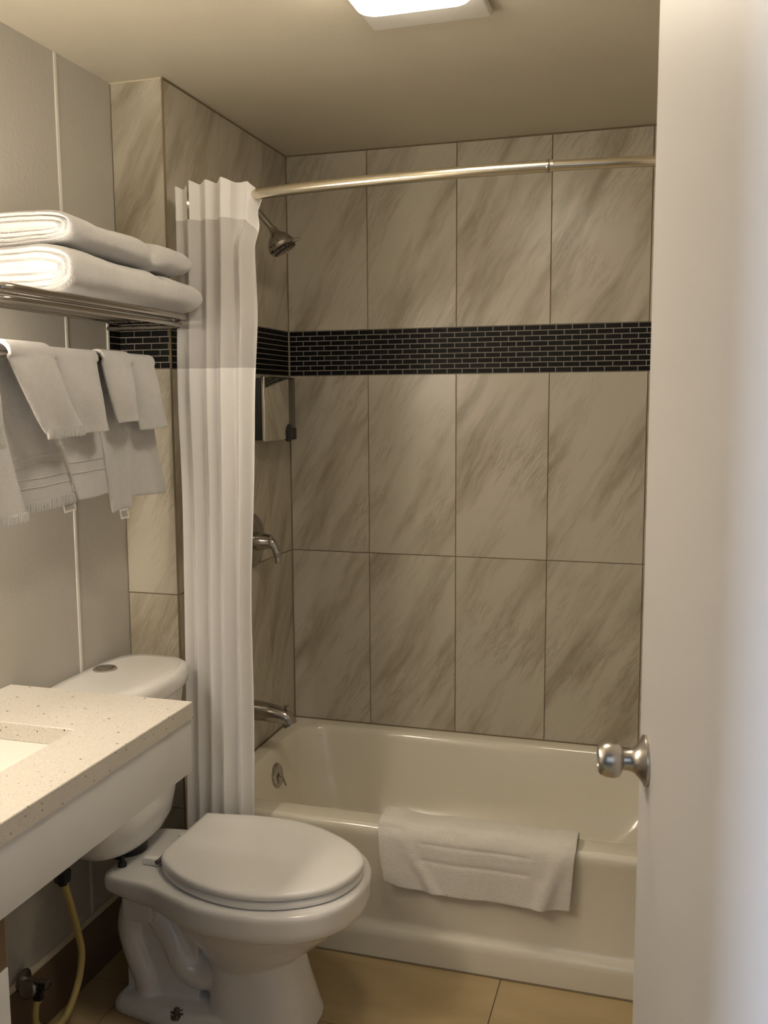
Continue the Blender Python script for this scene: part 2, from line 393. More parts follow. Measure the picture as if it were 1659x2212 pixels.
# ---------------------------------------------------------------- bathtub
tub = thing('bathtub', 'cream enamel alcove bathtub below the marble tile walls', 'bathtub', (.75, -.38, 0))
bm = bmesh.new(); RZ = .37
rings = [rrect(.002, RX-.002, -.752, -.002, .004, RZ-.03), rrect(.002, RX-.002, -.752, -.002, .004, RZ),
         rrect(.050, 1.42, -.700, -.050, .10, RZ+.002), rrect(.055, 1.415, -.694, -.054, .10, RZ),
         rrect(.062, 1.405, -.686, -.060, .10, RZ-.010), rrect(.070, 1.39, -.678, -.066, .10, RZ-.03),
         rrect(.090, 1.33, -.655, -.090, .11, .22), rrect(.115, 1.25, -.625, -.12, .12, .11),
         rrect(.145, 1.20, -.59, -.155, .12, .075), rrect(.20, 1.12, -.54, -.21, .10, .065)]
loft(bm, rings, cap0=False, cap1=True)
# apron: profile (Y,z) swept along X
prof = [(-.740, RZ), (-.748, RZ+.0005), (-.757, RZ-.002), (-.763, RZ-.009), (-.765, RZ-.018), (-.764, RZ-.034), (-.760, RZ-.05),
        (-.757, .22), (-.757, .105), (-.760, .093), (-.770, .084), (-.777, .074), (-.779, .06), (-.779, 0.0), (-.70, 0.0), (-.70, RZ-.02)]
a = [Vector((.001, y, z)) for y, z in prof]; b_ = [Vector((RX-.001, y, z)) for y, z in prof]
loft(bm, [a, b_])
o = obj('tub_shell', bm, 'tub_enamel', tub, ang=50)
bm = bmesh.new(); lathe(bm, (.074, -.352, .295), (1, 0, .16), [(0, .040), (.006, .040), (.010, .036), (.012, .02), (.0125, .0)], 32)
ov = obj('overflow_plate', bm, 'chrome', tub)
bm = bmesh.new(); tube(bm, [(.086, -.352, .30), (.098, -.352, .292), (.106, -.345, .262)], [.006, .0045, .004], 10)
obj('trip_lever', bm, 'chrome', ov)
bm = bmesh.new(); tube(bm, [(.004, -.765, .002), (RX-.004, -.765, .002)], .0035, 6)
# caulk at the tile joint
struct(obj('trim_11', tube(bmesh.new(), [(.002, -.75, RZ+.001), (.002, -.002, RZ+.001), (RX, -.002, RZ+.001)], .003, 8), 'dark_grout'))
bm2 = tube(bmesh.new(), [(.30, -.7805, .001), (RX, -.7805, .001)], .003, 8); struct(obj('trim_12', bm2, 'dark_grout')); bm.free()

# ---------------------------------------------------------------- tub towel (bath mat)
def drape(name, s0, s1, prof, thick, mat, wob, parent=None, ns=60, nt=48, skew=None, sub=False):
    """prof: list of (Y,z) cross section; swept along X from s0 to s1"""
    P = spline([(0, y, z) for y, z in prof], 6); bm = bmesh.new(); grid = []
    for i in range(ns+1):
        u = i/ns; row = []
        for j, q in enumerate(P):
            t = j/(len(P)-1); x = s0+(s1-s0)*u
            dx, dy, dz = wob(u, t)
            row.append(bm.verts.new((x+dx, q.y+dy, q.z+dz)))
        grid.append(row)
    for i in range(ns):
        for j in range(len(P)-1):
            bm.faces.new((grid[i][j], grid[i+1][j], grid[i+1][j+1], grid[i][j+1]))
    o = obj(name, bm, mat, parent, ang=180)
    md = o.modifiers.new('solid', 'SOLIDIFY'); md.thickness = thick; md.offset = 1
    md2 = o.modifiers.new('sub', 'SUBSURF'); md2.levels = 1; md2.render_levels = 2
    return o
mat_prof = [(-.660, .330), (-.668, .352), (-.680, .375), (-.700, .384), (-.735, .3845), (-.758, .380), (-.771, .366), (-.776, .345), (-.776, .30), (-.775, .26), (-.774, .215)]
def wob_mat(u, t):
    dy = 0; dz = 0; dx = 0
    if t > .55:
        k = (t-.55)/.45
        # diagonal creases at both lower corners
        dl = math.exp(-((u-(.06+.22*k))/.035)**2)*k*.010
        dr = math.exp(-((u-(.97-.13*k))/.04)**2)*k*.014
        ripple = .004*k*math.sin(u*17+1)
        dy = -dl-dr-ripple-.006*k
        dz = -.006*k*math.sin(u*3)+.012*k*k*math.exp(-((u)/.07)**2)
        dx = .018*k*k*(1-u)+.0*u-.012*k*(u**3)
        # stitched bands
        for b in (.70, .80):
            if .22 < u < .78: dy += .0028*math.exp(-((t-b)/.012)**2)
    else:
        dz = .002*math.sin(u*21)+.003*noise.noise(Vector((u*5, t*5, 0)))
        if u < .12: dz += .004
    return dx, dy, dz
mat = thing('bath_mat', 'white terry bath mat draped over the front rim of the tub', 'bath mat', (.80, -.74, .37))
drape('towelling', .553, 1.075, mat_prof, .0055, 'terry_mat', wob_mat, parent=mat, ns=80)

# ---------------------------------------------------------------- toilet
TY = -1.08
toilet = thing('toilet', 'white two-piece toilet with closed lid beside the tub', 'toilet', (.30, TY, 0))
def outline(pairs, z, yc=TY, n=10, sh=None):
    """pairs: (x, halfwidth) rear to tip -> closed ring"""
    far = spline([(x, h, 0) for x, h in pairs], n); pts = []
    for p in far: pts.append(Vector((p.x, yc+max(p.y, 0), z)))
    for p in reversed(far[:-1]): pts.append(Vector((p.x, yc-max(p.y, 0), z)))
    return pts
rimp = [(-.012, .115), (.0, .132), (.05, .142), (.12, .150), (.19, .175), (.27, .202), (.35, .212), (.43, .208), (.50, .188), (.56, .150), (.597, .100), (.613, .05), (.617, .0)]
def sc(pairs, cx, fx, fy, dx=0): return [(cx+(x-cx)*fx+dx, h*fy) for x, h in pairs]
def tilt(r):
    for p in r: p.z += .020*max(0., min(1., (.22-p.x)/.2))
    return r
bm = bmesh.new()
loft(bm, [tilt(outline(sc(rimp, .3, .95, .93), .306)), tilt(outline(sc(rimp, .3, .99, .98), .316)), tilt(outline(rimp, .328)), outline(rimp, .368), outline(sc(rimp, .3, .992, .985), .376), outline(sc(rimp, .3, .97, .96), .379)])
# bowl
eg = lambda x0, x1, h, z, e=2.0: [Vector(((x0+x1)/2+(x1-x0)/2*math.copysign(abs(math.cos(a))**(2/e), math.cos(a)), TY+h*math.copysign(abs(math.sin(a))**(2/e), math.sin(a)), z)) for a in [2*PI*k/48 for k in range(48)]]
loft(bm, [eg(.22, .40, .08, .13), eg(.20, .44, .105, .17), eg(.17, .50, .135, .215), eg(.13, .552, .165, .26), eg(.10, .592, .19, .31), eg(.08, .605, .20, .335)])
# front pedestal column
loft(bm, [eg(.218, .492, .118, .0, 3), eg(.222, .486, .112, .02, 3), eg(.225, .462, .100, .10, 3), eg(.226, .440, .094, .18, 3), eg(.225, .43, .10, .25, 3)])
# base flange
fp_ = [(-.02, .085), (.0, .10), (.08, .115), (.16, .130), (.24, .122), (.34, .108), (.40, .085), (.43, .05), (.44, 0)]
loft(bm, [outline(fp_, 0), outline(fp_, .018), outline(sc(fp_, .24, .97, .93), .034), outline(sc(fp_, .24, .94, .85), .040)])
# trapway
tr = spline([(.30, TY, .16), (.22, TY, .105), (.165, TY, .125), (.125, TY, .20), (.075, TY, .262), (.03, TY, .255), (.012, TY, .20), (.03, TY, .13), (.055, TY, .07), (.06, TY, .0)], 5)
rb = bmesh.new(); tube(rb, tr, .048, 20)
for v in rb.verts: v.co.y = TY+(v.co.y-TY)*1.65
me_t = bpy.data.meshes.new('tmp'); rb.to_mesh(me_t); rb.free(); bm.from_mesh(me_t); bpy.data.meshes.remove(me_t)
box(bm, -.0, .20, TY-.055, TY+.055, .02, .33)
box(bm, .02, .10, TY-.10, TY+.10, .25, .33)
bowl = obj('bowl', bm, 'porcelain', toilet, ang=180)
rm = bowl.modifiers.new('remesh', 'REMESH'); rm.mode = 'VOXEL'; rm.voxel_size = .0038; rm.use_smooth_shade = True
smo = bowl.modifiers.new('smooth', 'SMOOTH'); smo.factor = .5; smo.iterations = 7
lidp = [(.116, -.912), (.199, -.899), (.253, -.889), (.316, -.886), (.375, -.890), (.43, -.905), (.486, -.932), (.533, -.962), (.571, -.997), (.595, -1.033), (.603, -1.066), (.600, -1.108), (.585, -1.152), (.559, -1.192), (.511, -1.230), (.459, -1.255), (.403, -1.268), (.341, -1.269), (.267, -1.254), (.21, -1.231), (.16, -1.198), (.128, -1.166), (.114, -1.135)]
def lidring(z, s=1.0, dz=None, ins=0.):
    pts = spline([(x, y, 0) for x, y in lidp], 4); cx, cy = .36, -1.078; out = []
    for p in pts:
        d = Vector((p.x-cx, p.y-cy, 0)); L = d.length; d = d*((L-ins)/L)*s
        out.append(Vector((cx+d.x, cy+d.y, z)))
    for k in range(1, 8):   # straight rear edge
        q = out[len(pts)-1].lerp(out[0], k/8); out.append(q)
    return out
bm = bmesh.new()
loft(bm, [lidring(.3790, ins=.016), lidring(.3805, ins=.005), lidring(.384, ins=.001), lidring(.393, ins=.000), lidring(.3975, ins=.004), lidring(.3985, ins=.016)])
seat = obj('seat', bm, 'toilet_plastic', toilet, ang=60)
bm = bmesh.new()
loft(bm, [lidring(.4020, ins=.014), lidring(.4025, ins=.003), lidring(.4045, ins=-.001), lidring(.4125, ins=-.001), lidring(.4165, ins=.001), lidring(.4190, ins=.005), lidring(.4205, ins=.015), lidring(.4215, ins=.05), lidring(.4220, ins=.10)])
obj('lid', bm, 'toilet_plastic', toilet, ang=80)
for yy in (-1.135, -1.0):
    bm = B(.062 if yy < -1.1 else .085, .106, yy-.011, yy+.011, .379, .398, bev=.004); obj('seat_hinge', bm, 'toilet_plastic', toilet)
    bm = bmesh.new(); tube(bm, [(.104, yy-.014, .392), (.104, yy+.014, .392)], .006, 10); obj('hinge_pin', bm, 'rubber_grey', toilet)
# tank
def tankring(z, x0, x1, hw, bow, e=4.0, n=64, yc=TY):
    out = []
    for k in range(n):
        a = 2*PI*k/n; c, s = math.cos(a), math.sin(a)
        X = math.copysign(abs(c)**(2/e), c); Y = math.copysign(abs(s)**(2/e), s)
        x = (x0+x1)/2+(x1-x0)/2*X
        if X > 0: x -= bow*X*Y*Y
        out.append(Vector((x, yc+hw*Y, z)))
    return out
bm = bmesh.new()
loft(bm, [tankring(.400, -.09, .02, .08, .0, 2.2), tankring(.406, -.105, .035, .125, .01, 2.5), tankring(.422, -.12, .05, .158, .015, 2.9), tankring(.450, -.13, .062, .176, .02, 3.2), tankring(.50, -.135, .070, .184, .025, 3.5), tankring(.60, -.138, .078, .190, .03, 4), tankring(.785, -.14, .095, .202, .035, 4.4)])
obj('tank', bm, 'porcelain', toilet, ang=60)
bm = bmesh.new()
loft(bm, [tankring(.782, -.143, .104, .211, .04, 4.2), tankring(.788, -.145, .109, .216, .04, 4.2), tankring(.812, -.145, .109, .216, .04, 4.2), tankring(.824, -.142, .104, .211, .04, 4.2), tankring(.8295, -.134, .094, .201, .04, 4.0), tankring(.831, -.11, .07, .175, .035, 3.6)])
tl = obj('tank_lid', bm, 'porcelain', toilet, ang=70)
bm = bmesh.new(); lathe(bm, (-.088, -1.045, .830), (0, 0, 1), [(0, .030), (.004, .030), (.006, .028), (.0065, .0225), (.004, .022), (.004, .0205), (.0075, .020), (.0085, .0)], 32)
fb_ = obj('flush_button', bm, 'brushed_nickel', tl)
bm = B(-.110, -.066, -1.0456, -1.0444, .8385, .8388); obj('button_split', bm, 'black_plastic', fb_, smooth=False)
# bolts, gasket between tank and bowl
bm = bmesh.new(); lathe(bm, (.018, -1.165, .376), (0, 0, 1), [(0, .011), (.012, .011), (.015, .007), (.03, .006)], 12); obj('tank_bolt', bm, 'black_plastic', toilet)
bm = bmesh.new(); lathe(bm, (-.02, TY, .372), (0, 0, 1), [(0, .05), (.034, .05)], 24); obj('tank_gasket', bm, 'black_plastic', toilet)
bm = bmesh.new(); lathe(bm, (.170, -1.192, .030), (0, 0, 1), [(0, .016), (.006, .015), (.008, .008), (.022, .007), (.024, .0)], 10)
for k in range(6):
    a = k*PI/3; tube(bm, [(.170, -1.192, .036), (.170+.016*math.cos(a), -1.192+.016*math.sin(a), .040)], .003, 6)
obj('floor_bolt', bm, 'dark_chrome', toilet)

# ---------------------------------------------------------------- supply hose and valve
hose = thing('supply_hose', 'yellowed flexible water hose looping beneath the toilet tank', 'hose', (-.06, -1.24, .1))
HX = -.075
hp = spline([(HX, -1.272, .395), (HX, -1.263, .36), (HX, -1.243, .30), (HX, -1.222, .22), (HX, -1.212, .165), (HX, -1.226, .11), (HX, -1.26, .065), (HX-.0, -1.30, .042), (HX-.01, -1.345, .048), (HX-.02, -1.368, .080), (HX-.022, -1.364, .118), (HX-.022, -1.352, .128)], 6)
obj('tubing', tube(bmesh.new(), hp, .0085, 12), 'rubber_yellow', hose)
bm = bmesh.new(); lathe(bm, (HX, -1.272, .372), (0, 0, 1), [(0, .010), (.008, .013), (.010, .019), (.034, .020), (.036, .014), (.045, .013)], 8)
obj('coupling_nut', bm, 'black_plastic', hose)
valve = thing('stop_valve', 'dark metal water shutoff valve at the wall behind the toilet', 'valve', (-.12, -1.345, .18))
bm = bmesh.new(); lathe(bm, (-RW+.012, -1.345, .165), (1, 0, 0), [(0, .026), (.003, .026), (.008, .012), (.012, .009), (.05, .009), (.052, .013), (.068, .013), (.07, .0)], 20)
obj('valve_body', bm, 'dark_chrome', valve)
bm = bmesh.new(); lathe(bm, (-.097, -1.352, .130), (0, 0, 1), [(0, .012), (.022, .012), (.024, .008), (.034, .008)], 6); obj('outlet_nut', bm, 'black_plastic', valve)
bm = bmesh.new(); lathe(bm, (-.095, -1.362, .168), (0, -1, .35), [(0, .006), (.022, .006), (.023, .020), (.030, .022), (.034, .018), (.035, .0)], 12); obj('valve_handle', bm, 'dark_chrome', valve)

# ---------------------------------------------------------------- vanity
CZ = .868; CT = .036; CX = .307; CYF = -1.318
van = thing('vanity_cabinet', 'white vanity apron and cabinet carrying the speckled counter', 'cabinet', (.1, -1.9, 0))
bm = B(CX-.024, CX-.004, FY+.01, CYF-.003, .714, CZ-CT, bev=.001); box(bm, -RW+.002, CX-.024, CYF-.022, CYF-.003, .714, CZ-CT, bev=.001)
obj('apron', bm, 'melamine', van, ang=30)
bm = B(CX-.036, CX-.018, FY+.02, -1.907, .0, .618, bev=.0015)
obj('door', bm, 'melamine', van, ang=30)
bm = B(-RW+.02, CX-.038, -1.925, -1.910, 0, .712); obj('side_panel', bm, 'wood_brown', van, smooth=False)
obj('front_rail', B(CX-.036, CX-.019, FY+.02, -1.909, .620, .702), 'wood_brown', van, smooth=False)
counter = thing('countertop', 'white quartz countertop with dark specks around the sink', 'countertop', (.08, -1.8, CZ))
def rect4(x0, x1, y0, y1, z): return [Vector((x0, y0, z)), Vector((x1, y0, z)), Vector((x1, y1, z)), Vector((x0, y1, z))]
hx0, hx1, hy0, hy1 = -.065, .168, -1.98, -1.538
bm = bmesh.new(); e = .0015
out = lambda z, i=0: rect4(-RW+.001, CX-i, FY+.003, CYF-i, z)
inn = lambda z, i=0: rrect(hx0-i, hx1+i, hy0-i, hy1+i, .010, z, 5)
def ring_face(bm, z, i, flip):
    o4 = [bm.verts.new(p) for p in out(z, i)]; n_ = [bm.verts.new(p) for p in inn(z, i if not flip else 0)]
    es = [bm.edges.new((o4[k], o4[(k+1) % 4])) for k in range(4)]+[bm.edges.new((n_[k], n_[(k+1) % len(n_)])) for k in range(len(n_))]
    bmesh.ops.triangle_fill(bm, edges=es, use_beauty=True)
    return o4, n_
t4, tn = ring_face(bm, CZ, e, False); b4, bn = ring_face(bm, CZ-CT, 0, True)
m4 = [bm.verts.new(p) for p in out(CZ-e)]; mn = [bm.verts.new(p) for p in inn(CZ-e)]
def wallq(a, b):
    for k in range(len(a)): bm.faces.new((a[k], a[(k+1) % len(a)], b[(k+1) % len(b)], b[k]))
wallq(t4, m4); wallq(m4, b4); wallq(tn, mn); wallq(mn, bn)
obj('slab', bm, 'speckled_quartz', counter, ang=30)
sink = thing('sink', 'white undermount basin set into the speckled counter', 'sink', (.04, -1.76, .75))
bm = bmesh.new(); q = CZ-CT
loft(bm, [rrect(hx0-.02, hx1+.02, hy0-.02, hy1+.02, .03, q-.012), rrect(hx0-.02, hx1+.02, hy0-.02, hy1+.02, .03, q-.001), rrect(hx0+.0, hx1-.0, hy0, hy1, .03, q-.001), rrect(hx0+.004, hx1-.006, hy0+.006, hy1-.006, .035, q-.03), rrect(hx0+.02, hx1-.02, hy0+.03, hy1-.03, .05, q-.085), rrect(hx0+.05, hx1-.05, hy0+.09, hy1-.09, .05, q-.10)], cap0=False)
obj('basin', bm, 'sink_white', sink, ang=60)
bm = bmesh.new(); lathe(bm, ((hx0+hx1)/2, -1.76, q-.101), (0, 0, 1), [(0, .022), (.003, .022), (.004, .015), (.002, .0)], 20); obj('drain', bm, 'chrome', sink)

# vanity light above the counter, just out of the picture
vl = thing('vanity_light', 'bar of frosted glass vanity lamps on the painted wall', 'lamp', (-RW, -1.95, 1.78))
bm = B(-RW, -RW+.025, -2.28, -1.70, 1.70, 1.78, bev=.004); obj('back_plate', bm, 'brushed_nickel', vl)
for yy in (-2.18, -1.93, -1.68):
    bm = bmesh.new(); lathe(bm, (-RW+.14, yy, 1.74), (0, 0, -1), [(0, .018), (.02, .028), (.06, .042), (.10, .050), (.12, .048), (.125, .0)], 20)
    obj('glass_shade', bm, 'vanity_glass', vl)
    bm = bmesh.new(); tube(bm, [(-RW+.02, yy, 1.74), (-RW+.12, yy, 1.755), (-RW+.14, yy, 1.738)], .009, 10); obj('arm', bm, 'brushed_nickel', vl)

# ---------------------------------------------------------------- ceiling light
clamp = thing('ceiling_light', 'glowing square flush ceiling light with white frame', 'ceiling light', (.77, -1.25, H))
bm = B(.620, .885, -1.46, -.985, H-.018, H, bev=.006, seg=3); obj('frame', bm, 'white_paint', clamp)
bm = bmesh.new(); rr = lambda i, z: rrect(.640+i, .888-i, -1.46+i, -1.148-i, .035, z)
loft(bm, [rr(.01, H-.017), rr(.0, H-.024), rr(.002, H-.045), rr(.012, H-.058), rr(.03, H-.064), rr(.06, H-.066)])
obj('diffuser', bm, 'lamp_glass', clamp, ang=80)

# ---------------------------------------------------------------- shower fittings on wet wall
sh = thing('shower_fixture', 'chrome shower head on angled arm above the curtain rail end', 'shower head', (0, -.38, 2.09))
bm = bmesh.new(); lathe(bm, (0, -.38, 2.10), (1, 0, 0), [(0, .028), (.004, .027), (.010, .012)], 24); tube(bm, spline([(.0, -.38, 2.10), (.03, -.38, 2.10), (.06, -.38, 2.078), (.105, -.38, 2.028), (.118, -.38, 2.014)], 5), .0095, 14)
obj('arm', bm, 'chrome', sh)
ax = Vector((.50, -.06, -.86)); bm = bmesh.new()
lathe(bm, (.112, -.38, 2.020), ax, [(-.004, .012), (.012, .014), (.018, .018), (.030, .030), (.043, .038), (.052, .041), (.055, .042), (.057, .040), (.060, .043), (.068, .042), (.071, .038), (.068, .034), (.067, .0)], 36)
hd = obj('head', bm, 'chrome', sh)
bm = bmesh.new(); axn = ax.normalized(); u, w = frame(axn)
c0 = Vector((.112, -.38, 2.020))+axn*.0675
for rr_, n_ in ((.012, 6), (.022, 12), (.030, 18)):
    for k in range(n_):
        a = 2*PI*k/n_; lathe(bm, c0+(u*math.cos(a)+w*math.sin(a))*rr_, axn, [(0, .002), (.003, .0015)], 6)
obj('nozzles', bm, 'rubber_grey', hd)
bm = bmesh.new(); cc = Vector((.112, -.38, 2.020))+axn*.062; tube(bm, [cc+Vector((.036, 0, .018)), cc+Vector((.058, 0, .022))], [.006, .004], 8); obj('spray_tab', bm, 'chrome', hd)

sv = thing('shower_valve', 'chrome single-lever shower valve beside the curtain edge', 'shower valve', (0, -.33, 1.065))
vc = Vector((0, -.34, 1.063)); bm = bmesh.new(); lathe(bm, vc, (1, 0, 0), [(0, .088), (.004, .088), (.012, .080), (.018, .060), (.020, .04), (.021, .0)], 48); obj('escutcheon', bm, 'chrome', sv)
bm = bmesh.new(); lathe(bm, vc+Vector((.018, 0, 0)), (1, 0, 0), [(0, .030), (.012, .030), (.030, .026), (.050, .022), (.056, .014), (.057, 0)], 28)
tube(bm, spline([vc+Vector((.045, 0, .004)), vc+Vector((.068, -.002, -.001)), vc+Vector((.085, -.004, -.022)), vc+Vector((.093, -.006, -.05)), vc+Vector((.094, -.008, -.068))], 5), [.016]*8+[.013]*6+[.010]*6+[.009], 14)
obj('lever', bm, 'chrome', sv)

sp = thing('tub_spout', 'chrome tub spout with diverter knob on the tiled wall', 'tub spout', (0, -.38, .51))
SY, SZ = -.36, .505; bm = bmesh.new(); path = spline([(0, SY, SZ+.006), (.05, SY, SZ+.004), (.09, SY, SZ-.002), (.118, SY, SZ-.010), (.132, SY, SZ-.032)], 6)
rad = [.033-.010*min(1, i/22) for i in range(len(path))]; tube(bm, path, rad, 24)
obj('spout_body', bm, 'chrome', sp)
bm = bmesh.new(); lathe(bm, (.118, SY, SZ+.010), (.1, 0, 1), [(0, .004), (.012, .004), (.013, .008), (.020, .008), (.021, 0)], 14); obj('diverter_knob', bm, 'chrome', sp)

dp = thing('soap_dispenser', 'mirror-faced dispenser box on the tiled wall under the mosaic', 'dispenser', (.03, -.21, 1.48))
bm = B(.0, .045, -.345, -.090, 1.384, 1.580, bev=.004); obj('housing', bm, 'black_plastic', dp)
bm = B(.045, .058, -.345, -.145, 1.380, 1.585, bev=.005, seg=3); obj('front_cover', bm, 'mirror_steel', dp)
bm = B(.040, .056, -.143, -.084, 1.380, 1.585, bev=.005, seg=3); obj('reflection_strip', bm, 'dark_chrome', dp)  # dark reflection in the mirror face, built as a dark strip
bm = bmesh.new(); lathe(bm, (.050, -.145, 1.402), (1, 0, 0), [(0, .030), (.009, .030), (.0105, .026), (.011, 0)], 24); box(bm, .050, .0605, -.130, -.088, 1.378, 1.418, bev=.003); obj('reflection_blob', bm, 'black_plastic', dp)  # rounded foot of the dark reflection, built as a black solid

# ---------------------------------------------------------------- curtain rod and curtain
rodz = 2.035
rod = thing('shower_rod', 'curved brass-toned shower rod spanning above the tub', 'curtain rod', (.75, -.80, rodz))
pa = spline([(.004, -.700, rodz), (.10, -.735, rodz), (.22, -.770, rodz), (.38, -.803, rodz), (.567, -.825, rodz), (.795, -.838, rodz), (1.0, -.835, rodz)], 8)
obj('outer_tube', tube(bmesh.new(), pa, .0138, 24), 'rod_metal', rod)
pb = spline([(.99, -.835, rodz), (1.217, -.808, rodz), (1.40, -.745, rodz), (RX-.004, -.70, rodz)], 8)
obj('inner_tube', tube(bmesh.new(), pb, .0122, 24), 'rod_metal', rod)
for xx, sgn in ((0.0005, 1), (RX-.0005, -1)):
    bm = bmesh.new(); lathe(bm, (xx, -.70, rodz), (sgn, 0, 0), [(0, .036), (.006, .035), (.014, .024), (.026, .018), (.030, .016)], 24); obj('wall_flange', bm, 'rod_metal', rod)
bm = bmesh.new(); lathe(bm, (.985, -.8355, rodz), (1, .0, 0), [(0, .0142), (.002, .0149), (.006, .0149), (.008, .0142)], 24); obj('collar', bm, 'chrome', rod)

cur = thing('shower_curtain', 'white shower curtain with sheer window bunched at the left', 'shower curtain', (.12, -.84, 2.0))
NU = 260
def cpt(u, z):
    tz = (2.06-z)/1.66
    xl = .034+.006*math.sin(tz*3.2)-.008*math.exp(-((z-1.55)/.2)**2)
    xr = .253-.030*tz+(.008*math.exp(-((z-1.72)/.12)**2)-.010*math.exp(-((z-1.0)/.25)**2))*u**4
    if z > 1.93: xr -= .016*u**6*math.exp(-((z-1.99)/.03)**2)
    # folds: fewer, wider at the left then tight
    ph = 2*PI*(4.8*(u**.86))
    A = .012+.008*min(1, tz*1.6)
    w1 = math.sin(ph+.15*math.sin(3*tz+1))
    y = -.835-.025*tz-A*w1*(.55+.45*u)-.007*math.sin(11*u+1.5*tz)
    # pointed pleats lean over
    x = xl+(xr-xl)*(u+.005*math.sin(2*ph+.6))
    if u < .2:                        # flat leading panel standing a little behind
        k = 1-u/.2; y += .004*k
    # rod passes in front of the trailing flap near the top
    if z > 1.9 and u > .72: y += .055*min(1, (u-.72)/.12)*min(1, (z-1.9)/.08)
    return Vector((x, y, z))
def top_z(u): return 2.062+.004*math.sin(2*PI*4.8*u**.86)-.026*max(0, u-.84)/.16
def curt(name, z0, z1, mat, nz):
    bm = bmesh.new(); g = []
    for i in range(NU+1):
        u = i/NU; zt = min(z1, 99) if z1 < 2.0 else top_z(u)-(.012 if u < .22 else 0)
        zb_ = z0
        if name == 'header_band' and u > .86: zb_ = z0-.035*(u-.86)/.14
        if name == 'sheer_window' and u > .86: zt = z1-.035*(u-.86)/.14
        if u >= 0: g.append([bm.verts.new(cpt(u, zb_+(zt-zb_)*j/nz)) for j in range(nz+1)])
    for i in range(NU):
        u = (i+.5)/NU
        if name == 'header_band' and .195 < u < .225: continue
        for j in range(nz): bm.faces.new((g[i][j], g[i+1][j], g[i+1][j+1], g[i][j+1]))
    return obj(name, bm, mat, cur, ang=180)
h_ = curt('header_band', 1.968, 2.06, 'curtain_white', 8)
curt('sheer_window', 1.592, 1.968, 'curtain_sheer', 24)
curt('curtain_panel', .30, 1.592, 'curtain_white', 70)
bm = bmesh.new(); n_ = 28; rc = Vector((.172, -.755, rodz-.004)); axr = Vector((1, -.35, 0)).normalized(); u, w = frame(axr)
tube(bm, [rc+(u*math.cos(2*PI*k/n_)*.026+w*math.sin(2*PI*k/n_)*.022) for k in range(n_+1)], .004, 8, cap=False); obj('flex_ring', bm, 'dark_chrome', cur)

# ---------------------------------------------------------------- towel rack
RXf, RZk = .098, 1.717
rack = thing('towel_rack', 'chrome wall rack with rod shelf and lower towel bar', 'towel rack', (-RW, -1.3, RZk))
Y0r, Y1r = -1.605, -.90
fp2 = spline([(-RW+.012, Y1r+.012, RZk), (-.05, Y1r+.012, RZk), (.03, Y1r+.012, RZk), (.075, Y1r+.004, RZk), (RXf-.003, Y1r-.025, RZk), (RXf, Y1r-.07, RZk), (RXf, -1.3, RZk), (RXf, Y0r+.06, RZk), (RXf-.02, Y0r+.01, RZk), (.05, Y0r, RZk), (-RW+.012, Y0r, RZk)], 7)
obj('front_rail', tube(bmesh.new(), fp2, .0085, 14), 'chrome', rack)
fp3 = [p+Vector((-.004 if p.x > .05 else 0, 0, -.020)) for p in fp2]
obj('lower_rail', tube(bmesh.new(), fp3, .0055, 12), 'chrome', rack)
for xx in (.055, .012, -.031, -.074, -.117):
    obj('shelf_rod', tube(bmesh.new(), [(xx, Y0r, RZk-.004), (xx, Y1r+.012, RZk-.004)], .0048, 10), 'chrome', rack)
BX, BZ = .018, 1.600
obj('towel_bar', tube(bmesh.new(), [(BX, Y0r+.005, BZ), (BX, -.945, BZ)], .008, 14), 'chrome', rack)
for yy in (Y0r+.012, -1.01):
    bm = bmesh.new(); tube(bm, spline([(-RW+.004, yy, BZ-.03), (-.09, yy, BZ-.03), (-.03, yy, BZ-.018), (BX, yy, BZ)], 6), .006, 10)
    lathe(bm, (-RW, yy, BZ-.03), (1, 0, 0), [(0, .022), (.004, .022), (.010, .010)], 20)
    obj('bracket', bm, 'chrome', rack)

